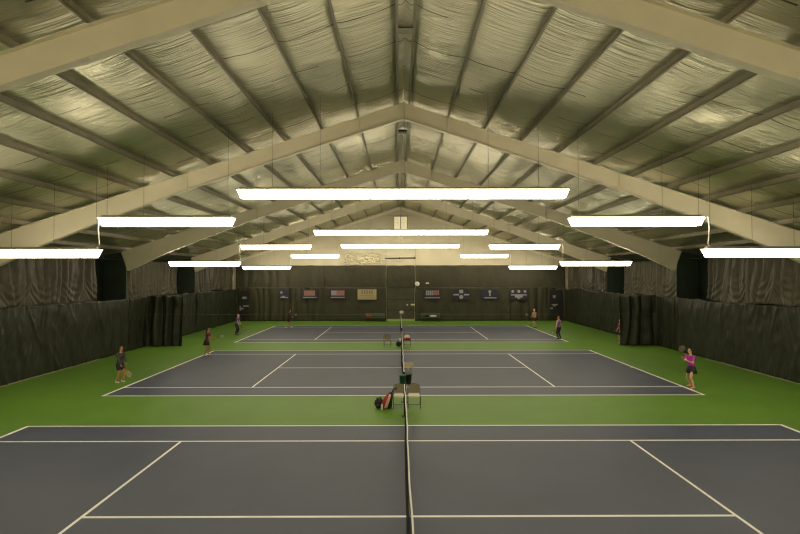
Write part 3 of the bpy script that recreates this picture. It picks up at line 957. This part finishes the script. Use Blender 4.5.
tag(obj('banner_cable', bm, M_WIRE), 'thin cable along the back wall from which the banners hang', 'cable')
# round white disc and little lamp beside it
xd, zd = px2(417.2, 284, Y1 - 0.5)
bm = bmesh.new()
ball(bm, (xd, Y1 - 0.45, zd), (0.25, 0.10, 0.25), 18, 12)
dg = obj('wall_globe', bm, M_WHITE, smooth=True)
tag(dg, 'round white globe on the back wall right of the centre door, above the banners', 'globe')
bm = bmesh.new(); tube(bm, [(xd, Y1 - 0.4, zd), (xd, Y1 - 0.18, zd)], 0.04, 8); obj('mount', bm, M_BLACK, dg)
xs_, zs_ = px2(427.3, 283.3, Y1 - 0.3)
bm = bmesh.new(); rbox(bm, xs_ - 0.16, xs_ + 0.18, Y1 - 0.36, Y1 - 0.2, zs_ - 0.06, zs_ + 0.07, 0.02)
sn = obj('small_sign', bm, M_HOP)
tag(sn, 'small yellowish sign box right of the white globe on the back wall', 'sign')
xs_, zs_ = px2(406.5, 305, Y1 - 0.3)
for i, (a, b2) in enumerate(((0.1, 0), (0.55, 0.02))):
    bm = bmesh.new(); rbox(bm, xs_ + a - 0.1, xs_ + a + (0.3 if i else 0.06), Y1 - 0.19, Y1 - 0.16, zs_ - 0.07 + b2, zs_ + 0.09 + b2, 0.01)
    tag(obj('door_notice', bm, M_HOP), 'small yellowish notice on the centre door, %s of two' % ('right' if i else 'left'), 'notice')

# ---------------------------------------------------------------- benches at the back wall
def bench(x, label):
    r = empty('bench', (x, Y1 - 0.9, 0))
    tag(r, label, 'bench')
    for k, yy in enumerate((-0.16, 0.0, 0.16)):
        bm = bmesh.new(); rbox(bm, -1.0, 1.0, yy - 0.07, yy + 0.07, 0.43, 0.465, 0.008); obj('seat_slat', bm, M_BENCH, r)
    for zz in (0.62, 0.78):
        bm = bmesh.new(); rbox(bm, -1.0, 1.0, 0.27, 0.31, zz - 0.06, zz + 0.06, 0.008); obj('back_slat', bm, M_BENCH, r)
    for sx in (-0.8, 0.8):
        bm = bmesh.new()
        tube(bm, [(sx, -0.22, 0), (sx, -0.2, 0.42), (sx, 0.2, 0.42), (sx, 0.30, 0.84)], 0.02, 8)
        tube(bm, [(sx, 0.26, 0), (sx, 0.2, 0.42)], 0.02, 8)
        obj('leg', bm, M_BLACK, r)
bench(-2.65, 'green bench against the back wall left of the centre door')
bench(3.1, 'green bench against the back wall right of the centre door')
t = lump('sports_bag', (-3.3, Y1 - 0.92, 0.60), (0.32, 0.16, 0.14), M_RED, seed=12); tag(t, 'red sports bag lying on the left bench by the back wall', 'bag')
t = lump('towel', (3.35, Y1 - 0.92, 0.56), (0.36, 0.15, 0.10), M_WHITE, seed=13); tag(t, 'white towel lying on the right bench by the back wall', 'towel')
t = lump('sports_bag', (2.7, Y1 - 0.92, 0.58), (0.25, 0.15, 0.12), M_DKF, seed=14); tag(t, 'black sports bag on the right bench beside the white towel', 'bag')

# ---------------------------------------------------------------- people
def ik(a, c, l1, l2, hint):
    a, c = Vector(a), Vector(c)
    d = c - a
    L_ = d.length
    mx = (l1 + l2) * 0.995
    if L_ > mx:
        c = a + d * (mx / L_); d = c - a; L_ = mx
    x = (l1 * l1 - l2 * l2 + L_ * L_) / (2 * L_)
    h = math.sqrt(max(0, l1 * l1 - x * x))
    u = d / L_
    hv = Vector(hint) - u * Vector(hint).dot(u)
    hv.normalize()
    return a + u * x + hv * h, c

def cone(bm, a, b2, ra, rb, n=12):
    a, b2 = Vector(a), Vector(b2)
    k = max(2, int((b2 - a).length / 0.05))
    tube(bm, [a + (b2 - a) * i / k for i in range(k + 1)], [ra + (rb - ra) * i / k for i in range(k + 1)], n)
    ball(bm, a, ra, 12, 8); ball(bm, b2, rb, 12, 8)

def fuse(name, bm, vox, m, parent, dec=0.35, smooth_it=4):
    """fuse overlapping volumes into one continuous smooth skin"""
    me = bpy.data.meshes.new(name)
    bm.to_mesh(me); bm.free()
    t = bpy.data.objects.new('tmp', me)
    COL.objects.link(t)
    r = t.modifiers.new('r', 'REMESH'); r.mode = 'VOXEL'; r.voxel_size = vox
    s = t.modifiers.new('s', 'SMOOTH'); s.iterations = smooth_it; s.factor = 0.5
    if dec < 1:
        d = t.modifiers.new('d', 'DECIMATE'); d.ratio = dec
    dg_ = bpy.context.evaluated_depsgraph_get()
    ev = t.evaluated_get(dg_)
    me2 = bpy.data.meshes.new_from_object(ev)
    me2.name = name
    bpy.data.objects.remove(t)
    bpy.data.meshes.remove(me)
    me2.materials.clear(); me2.materials.append(m)
    for p in me2.polygons: p.use_smooth = True
    o = bpy.data.objects.new(name, me2)
    COL.objects.link(o)
    o.parent = parent
    return o

def person(label, x, y, face, H_, skin, top, bottom, shoe, hair, hands, feet, lean=(0, 0), bottoms='shorts', sleeves='short', longhair=False, head_yaw=0, cap=None, bun=False, elbow=None, curl=None):
    """local frame: x right, y forward, z up; unit height scaled to H_.  hands/feet: local targets (left, right)"""
    root = empty('person', (x, y, 0), face)
    tag(root, label, 'person')
    k = H_ / 1.70
    V = Vector
    hipz = 0.90
    foot = [V(f) for f in feet]
    ank = [f + V((0, -0.03, 0.085)) for f in foot]
    mid = (foot[0] + foot[1]) / 2
    sp = (foot[0] - foot[1]).length
    pel = V((mid.x, mid.y - 0.01, hipz - 0.02 - 0.10 * min(1, sp) ** 2))
    chest = pel + V((lean[0] * 0.42, lean[1] * 0.42, 0.36))
    neck = pel + V((lean[0] * 0.62, lean[1] * 0.62, 0.535))
    head = neck + V((lean[0] * 0.08, 0.02 + lean[1] * 0.05, 0.165))
    sh = [neck + V((sx * 0.165, 0, -0.045)) for sx in (-1, 1)]
    hp = [pel + V((sx * 0.085, 0, -0.02)) for sx in (-1, 1)]
    kn = []
    for i in range(2):
        q, c = ik(hp[i], ank[i], 0.415, 0.405, (0, 1, 0.05))
        kn.append(q); ank[i] = c
    el, wr = [], []
    for i in range(2):
        hn = elbow[i] if elbow else ((-1, 1)[i] * 0.4, -0.8, -0.5)
        q, c = ik(sh[i], hands[i], 0.28, 0.245, hn)
        el.append(q); wr.append(c)
    sc = lambda b: [setattr(v, 'co', v.co * k) for v in b.verts]
    bm = bmesh.new()
    # torso
    for (c, rr) in ((pel, (0.150, 0.105, 0.11)), (pel + (chest - pel) * .35, (0.125, 0.090, 0.13)), (chest, (0.150, 0.105, 0.15)), (neck + V((0, 0, -0.06)), (0.14, 0.075, 0.07))):
        ball(bm, c, rr, 18, 12)
    cone(bm, neck + V((0, 0, -0.06)), head + V((0, -0.01, -0.06)), 0.058, 0.052)
    ry = Matrix.Rotation(head_yaw, 4, 'Z')
    hv = lambda a, b, c: head + (ry @ V((a, b, c)))
    ball(bm, hv(0, 0, 0.03), (0.075, 0.092, 0.095), 18, 14, ry)
    ball(bm, hv(0, 0.018, -0.035), (0.056, 0.066, 0.075), 16, 12, ry)
    cone(bm, hv(0, 0.088, 0.012), hv(0, 0.102, -0.018), 0.009, 0.013, 8)
    for sx in (-1, 1):
        ball(bm, hv(sx * 0.076, -0.005, -0.002), (0.010, 0.018, 0.028), 8, 6, ry)
        ball(bm, hv(sx * 0.035, 0.072, 0.022), (0.018, 0.012, 0.008), 8, 6, ry)
    for i in range(2):
        sx = (-1, 1)[i]
        cone(bm, sh[i], el[i], 0.048, 0.037); cone(bm, el[i], wr[i], 0.038, 0.025)
        cone(bm, chest + V((sx * 0.08, 0, 0.08)), sh[i], 0.07, 0.05)
        cone(bm, hp[i], kn[i], 0.088, 0.056); cone(bm, kn[i], kn[i] + (ank[i] - kn[i]) * .35 + V((0, -0.012, 0)), 0.053, 0.056); cone(bm, kn[i] + (ank[i] - kn[i]) * .35 + V((0, -.012, 0)), ank[i], 0.056, 0.036)
        cone(bm, ank[i], foot[i] + V((0, 0.10, 0.035)), 0.036, 0.028)
        # hand: palm, four bent fingers and a thumb
        d = (wr[i] - el[i]).normalized()
        inn = V((-sx, 0.2, 0)); inn = (inn - d * inn.dot(d)).normalized()      # palm normal
        wd = d.cross(inn).normalized()
        if wd.y < 0 and abs(d.z) > .5 or (abs(d.z) <= .5 and wd.z < 0): wd = -wd                                        # thumb side
        pc = wr[i] + d * 0.05
        for q in (-1.5, -.5, .5, 1.5):
            base = wr[i] + d * 0.085 + wd * q * 0.019
            cone(bm, wr[i] + d * 0.01 + wd * q * 0.009, base, 0.014, 0.0115, 8)
            ln = (0.030, 0.034, 0.036, 0.032)[int(q + 1.5)]
            p1 = base + (d * 0.85 + inn * 0.5).normalized() * ln
            p2 = p1 + (d * 0.25 + inn * 0.95).normalized() * ln * .8
            p3 = p2 + (-d * 0.5 + inn * 0.8).normalized() * ln * .6
            for a_, b_, r1, r2 in ((base, p1, .0095, .009), (p1, p2, .009, .0085), (p2, p3, .0085, .0075)):
                cone(bm, a_, b_, r1, r2, 8)
        t0 = wr[i] + d * 0.03 + wd * 0.02
        t1 = t0 + (d * 0.5 + wd * 0.7 + inn * 0.35).normalized() * 0.035
        t2 = t1 + (d * 0.6 + inn * 0.8).normalized() * 0.032
        cone(bm, t0, t1, .013, .0105, 8); cone(bm, t1, t2, .0105, .009, 8)
    sc(bm)
    body = fuse('body', bm, 0.0075, skin, root)
    # shoes
    for i in range(2):
        bm = bmesh.new()
        f = foot[i]
        ball(bm, f + V((0, -0.045, 0.045)), (0.042, 0.055, 0.05), 12, 8)
        ball(bm, f + V((0, 0.07, 0.035)), (0.048, 0.09, 0.036), 12, 8)
        cone(bm, f + V((0, -0.045, 0.045)), f + V((0, 0.09, 0.03)), 0.04, 0.03)
        cone(bm, f + V((0, -0.03, 0.06)), f + V((0, -0.03, 0.10)), 0.042, 0.041)
        for v in bm.verts: v.co.z = max(v.co.z, f.z + 0.002)
        sc(bm)
        fuse('shoe', bm, 0.010, shoe, root, 0.6, 2)
    # top
    bm = bmesh.new()
    g = 0.013
    for (c, rr) in ((pel + V((0, 0, 0.05)), (0.150, 0.108, 0.09)), (pel + (chest - pel) * .35, (0.135, 0.098, 0.13)), (chest, (0.152, 0.108, 0.15)), (neck + V((0, -0.005, -0.07)), (0.142, 0.078, 0.062))):
        ball(bm, c, [q + g for q in rr], 18, 12)
    ln = {'none': 0.0, 'short': 0.55, 'long': 1.0}[sleeves]
    for i in range(2):
        sx = (-1, 1)[i]
        if ln:
            e = sh[i] + (el[i] - sh[i]) * min(1, ln)
            cone(bm, chest + V((sx * 0.08, 0, 0.08)), sh[i], 0.082, 0.064)
            cone(bm, sh[i], e, 0.062, 0.056 if ln < 1 else 0.050)
            if ln >= 1: cone(bm, e, e + (wr[i] - el[i]) * .93, 0.050, 0.036)
    sc(bm)
    fuse('shirt', bm, 0.011, top, root, 0.5, 3)
    # bottoms
    bm = bmesh.new()
    if bottoms == 'skirt':
        n = 24
        ring = []
        for (zz, rx, ryy) in ((0.09, 0.148, 0.112), (0.0, 0.178, 0.135), (-0.10, 0.20, 0.165), (-0.22, 0.228, 0.19), (-0.22, 0.20, 0.165), (0.0, 0.14, 0.10)):
            ring.append([bm.verts.new(pel + V((rx * math.cos(2 * math.pi * q / n) * (1 + .04 * (q % 2)), ryy * math.sin(2 * math.pi * q / n) * (1 + .04 * (q % 2)), zz))) for q in range(n)])
        for a_, b_ in zip(ring, ring[1:] + ring[:1]):
            for q in range(n):
                bm.faces.new((a_[q], a_[(q + 1) % n], b_[(q + 1) % n], b_[q]))
        sc(bm)
        obj('skirt', bm, bottom, root, True)
    else:
        ball(bm, pel, (0.163, 0.118, 0.118), 18, 12)
        for i in range(2):
            if bottoms == 'shorts':
                cone(bm, hp[i], hp[i] + (kn[i] - hp[i]) * .55, 0.104, 0.088)
            else:
                cone(bm, hp[i], kn[i], 0.102, 0.068); cone(bm, kn[i], kn[i] + (ank[i] - kn[i]) * .35, 0.068, 0.067); cone(bm, kn[i] + (ank[i] - kn[i]) * .35, ank[i], 0.067, 0.050)
        sc(bm)
        fuse('shorts' if bottoms == 'shorts' else 'trousers', bm, 0.011, bottom, root, 0.5, 3)
    # hair
    bm = bmesh.new()
    ball(bm, hv(0, -0.018, 0.048), (0.084, 0.090, 0.090), 18, 12, ry)
    ball(bm, hv(0, -0.055, -0.01), (0.070, 0.048, 0.075), 16, 10, ry)
    if longhair:
        cone(bm, hv(0, -0.075, 0.02), hv(0, -0.11, -0.12), 0.055, 0.045); cone(bm, hv(0, -0.11, -0.12), hv(0, -0.12, -0.28), 0.045, 0.022)
    if bun:
        ball(bm, hv(0, -0.125, 0.03), 0.045, 12, 8)
    sc(bm)
    fuse('hair', bm, 0.010, hair, root, 0.5, 2)
    if cap:
        bm = bmesh.new()
        ball(bm, hv(0, -0.008, 0.075), (0.090, 0.102, 0.076), 18, 12, ry)
        ball(bm, hv(0, 0.10, 0.075), (0.065, 0.075, 0.010), 14, 8, ry)
        sc(bm)
        fuse('cap', bm, 0.009, cap, root, 0.6, 1)
    for sx in (-1, 1):
        bm = bmesh.new(); ball(bm, hv(sx * 0.030, 0.083, 0.008) * k, 0.0095 * k, 8, 6); obj('eye', bm, M_EYE, root, True)
    bm = bmesh.new(); ball(bm, hv(0, 0.084, -0.052) * k, (0.022 * k, 0.006 * k, 0.007 * k), 8, 6, ry); obj('mouth', bm, M_LIP, root, True)
    out = []
    Rz = Matrix.Rotation(face, 3, 'Z')
    for i in range(2):
        d = (wr[i] - el[i]).normalized()
        sx = (-1, 1)[i]
        inn = V((-sx, 0.2, 0)); inn = (inn - d * inn.dot(d)).normalized()
        hp_ = (wr[i] + d * 0.085 + inn * 0.022) * k
        out.append(V((x, y, 0)) + Rz @ hp_)
    return out

def racket(grip, dirv, facev, label, fr=M_BLACK, st=0.002):
    """grip: point in the palm; dirv: handle to head"""
    d = Vector(dirv).normalized()
    nrm = Vector(facev); nrm = (nrm - d * nrm.dot(d)).normalized()
    sd = d.cross(nrm)
    mt = Matrix((sd, d, nrm)).transposed().to_4x4()
    mt.translation = Vector(grip)
    r = empty('tennis_racket', (0, 0, 0))
    r.matrix_world = mt
    tag(r, label, 'racket', 'tennis rackets held by the players')
    bm = bmesh.new()
    tube(bm, [(0, -0.07, 0), (0, 0.12, 0)], [0.017, 0.015], 8); obj('grip', bm, M_DKF, r)
    bm = bmesh.new()
    c = Vector((0, 0.47, 0))
    pts = [c + Vector((0.125 * math.cos(a), 0.165 * math.sin(a), 0)) for a in [2 * math.pi * i / 28 for i in range(28)]]
    tube(bm, pts, 0.010, 6, closed=True)
    for sx in (-1, 1):
        tube(bm, [(0, 0.12, 0), (sx * 0.03, 0.24, 0), (sx * 0.075, 0.34, 0)], 0.010, 6)
    obj('frame', bm, fr, r)
    bm = bmesh.new()
    for i in range(-6, 7):
        u = i / 7
        h1 = 0.165 * math.sqrt(1 - u * u)
        tube(bm, [c + Vector((0.125 * u, -h1, 0)), c + Vector((0.125 * u, h1, 0))], st, 4)
        h2 = 0.125 * math.sqrt(1 - u * u)
        tube(bm, [c + Vector((-h2, 0.165 * u, 0)), c + Vector((h2, 0.165 * u, 0))], st, 4)
    obj('strings', bm, M_STR, r)

PI = math.pi
# face angle: rotation about z of a figure looking along +y; -pi/2 looks towards +x
stand = lambda w=0.11: [(-w, 0, 0), (w, 0, 0)]
h = person('person in long dark top holding a racket low by the left wall, nearest the viewer', -12.55, 20.45, -PI * 0.62, 1.60, M_SKIN2, M_CHAR, M_DKF, M_SHOE, M_HAIRD,
           [(-0.14, 0.22, 0.93), (0.16, 0.24, 0.88)], [(-0.11, 0.04, 0), (0.12, -0.04, 0)], lean=(0, 0.08), bottoms='shorts', sleeves='long', longhair=True)
racket(h[1], (0.75, -0.1, -0.75), (0.2, 1, 0.1), 'racket with dark frame held low by the person in the dark top', mat('orange_frame', (0.45, 0.22, 0.08), 0.5))
h = person('person in maroon shirt and black skirt holding a racket forward, left of the middle court', -11.60, 27.35, -PI / 2, 1.62, M_SKIN2, M_MAR, M_DKF, M_SHOE, M_HAIRD,
           [(-0.10, 0.42, 1.02), (0.10, 0.44, 1.06)], [(-0.13, 0.06, 0), (0.13, -0.06, 0)], lean=(0, 0.14), bottoms='skirt', sleeves='short', longhair=True)
racket(h[1], (0.55, 0.7, 0.2), (0.7, -0.5, 0.3), 'racket held out in front by the person in the maroon shirt')
h = person('person in purple shirt and black trousers crouching slightly, left corner of the far court', -13.22, 36.9, -PI * 0.6, 1.66, M_SKIN, M_PURP, M_DKF, M_SHOED, M_HAIRL,
           [(-0.06, 0.34, 0.92), (0.12, 0.34, 0.86)], [(-0.17, 0.0, 0), (0.17, 0.08, 0)], lean=(0, 0.22), bottoms='trousers', sleeves='short')
racket(h[1], (0.8, -0.2, -0.55), (0.1, 1, 0.3), 'racket held low in front of the person in the purple shirt at the left')
h = person('person in dark red shirt and black shorts striding at far court left end', -10.22, 41.9, -PI * 0.42, 1.66, M_SKIN2, M_DKRED, M_DKF, M_SHOE, M_HAIRD,
           [(-0.26, 0.24, 1.0), (0.20, 0.30, 1.0)], [(-0.12, 0.26, 0), (0.12, -0.24, 0)], lean=(0, 0.12), bottoms='shorts', sleeves='long')
racket(h[0], (0.7, -0.3, 0.4), (0, 1, 0.2), 'racket in the hand of the person in the dark red shirt')
h = person('person in peach top and dark shorts at the right, nearest the back wall', 12.15, 41.7, PI * 0.68, 1.70, M_SKIN, M_PEACH, M_DKRED, M_SHOED, M_HAIRL,
           [(-0.14, 0.30, 1.02), (0.14, 0.32, 0.98)], stand(0.12), lean=(0, 0.08), bottoms='shorts', sleeves='none')
racket(h[1], (-0.7, -0.1, 0.45), (0, 1, 0.2), 'racket held up by the person in the peach top')
h = person('person in purple shirt and black trousers seen from behind, right end of far court', 11.72, 34.2, PI * 0.15, 1.68, M_SKIN, M_PURP, M_DKF, M_SHOED, M_HAIRR,
           [(-0.27, 0.05, 0.82), (0.27, 0.06, 0.80)], [(-0.09, 0.03, 0), (0.09, -0.03, 0)], lean=(0, 0.03), bottoms='trousers', sleeves='none')
racket(h[0], (-0.25, 0.6, -0.6), (1, 0.2, 0.1), 'racket hanging from the hand of the person with red brown hair')
h = person('person in crimson shirt and black shorts half hidden behind the right divider curtain', 15.14, 31.75, PI * 0.6, 1.68, M_SKIN, M_CRIM, M_DKF, M_SHOE, M_HAIRD,
           [(-0.20, 0.16, 0.92), (0.20, 0.16, 0.92)], stand(0.10), lean=(0, 0.04), bottoms='shorts', sleeves='short')
h = person('person in magenta shirt and black skirt raising a racket at the right, nearest the viewer', 12.10, 19.3, PI * 0.56, 1.66, M_SKIN, M_MAG, M_DKF, M_SHOEP, M_HAIRD,
           [(-0.16, 0.38, 1.20), (0.10, 0.38, 1.27)], [(-0.20, 0.14, 0), (0.20, -0.06, 0)], lean=(0, 0.06), bottoms='skirt', sleeves='short', bun=True, elbow=[(-0.3, -0.2, -1), (0.4, -0.3, -1)])
racket(h[1], (-0.30, -0.45, 0.75), (0.15, 1, 0.55), 'racket raised upright by the person in the magenta shirt', M_BRN, 0.0035)
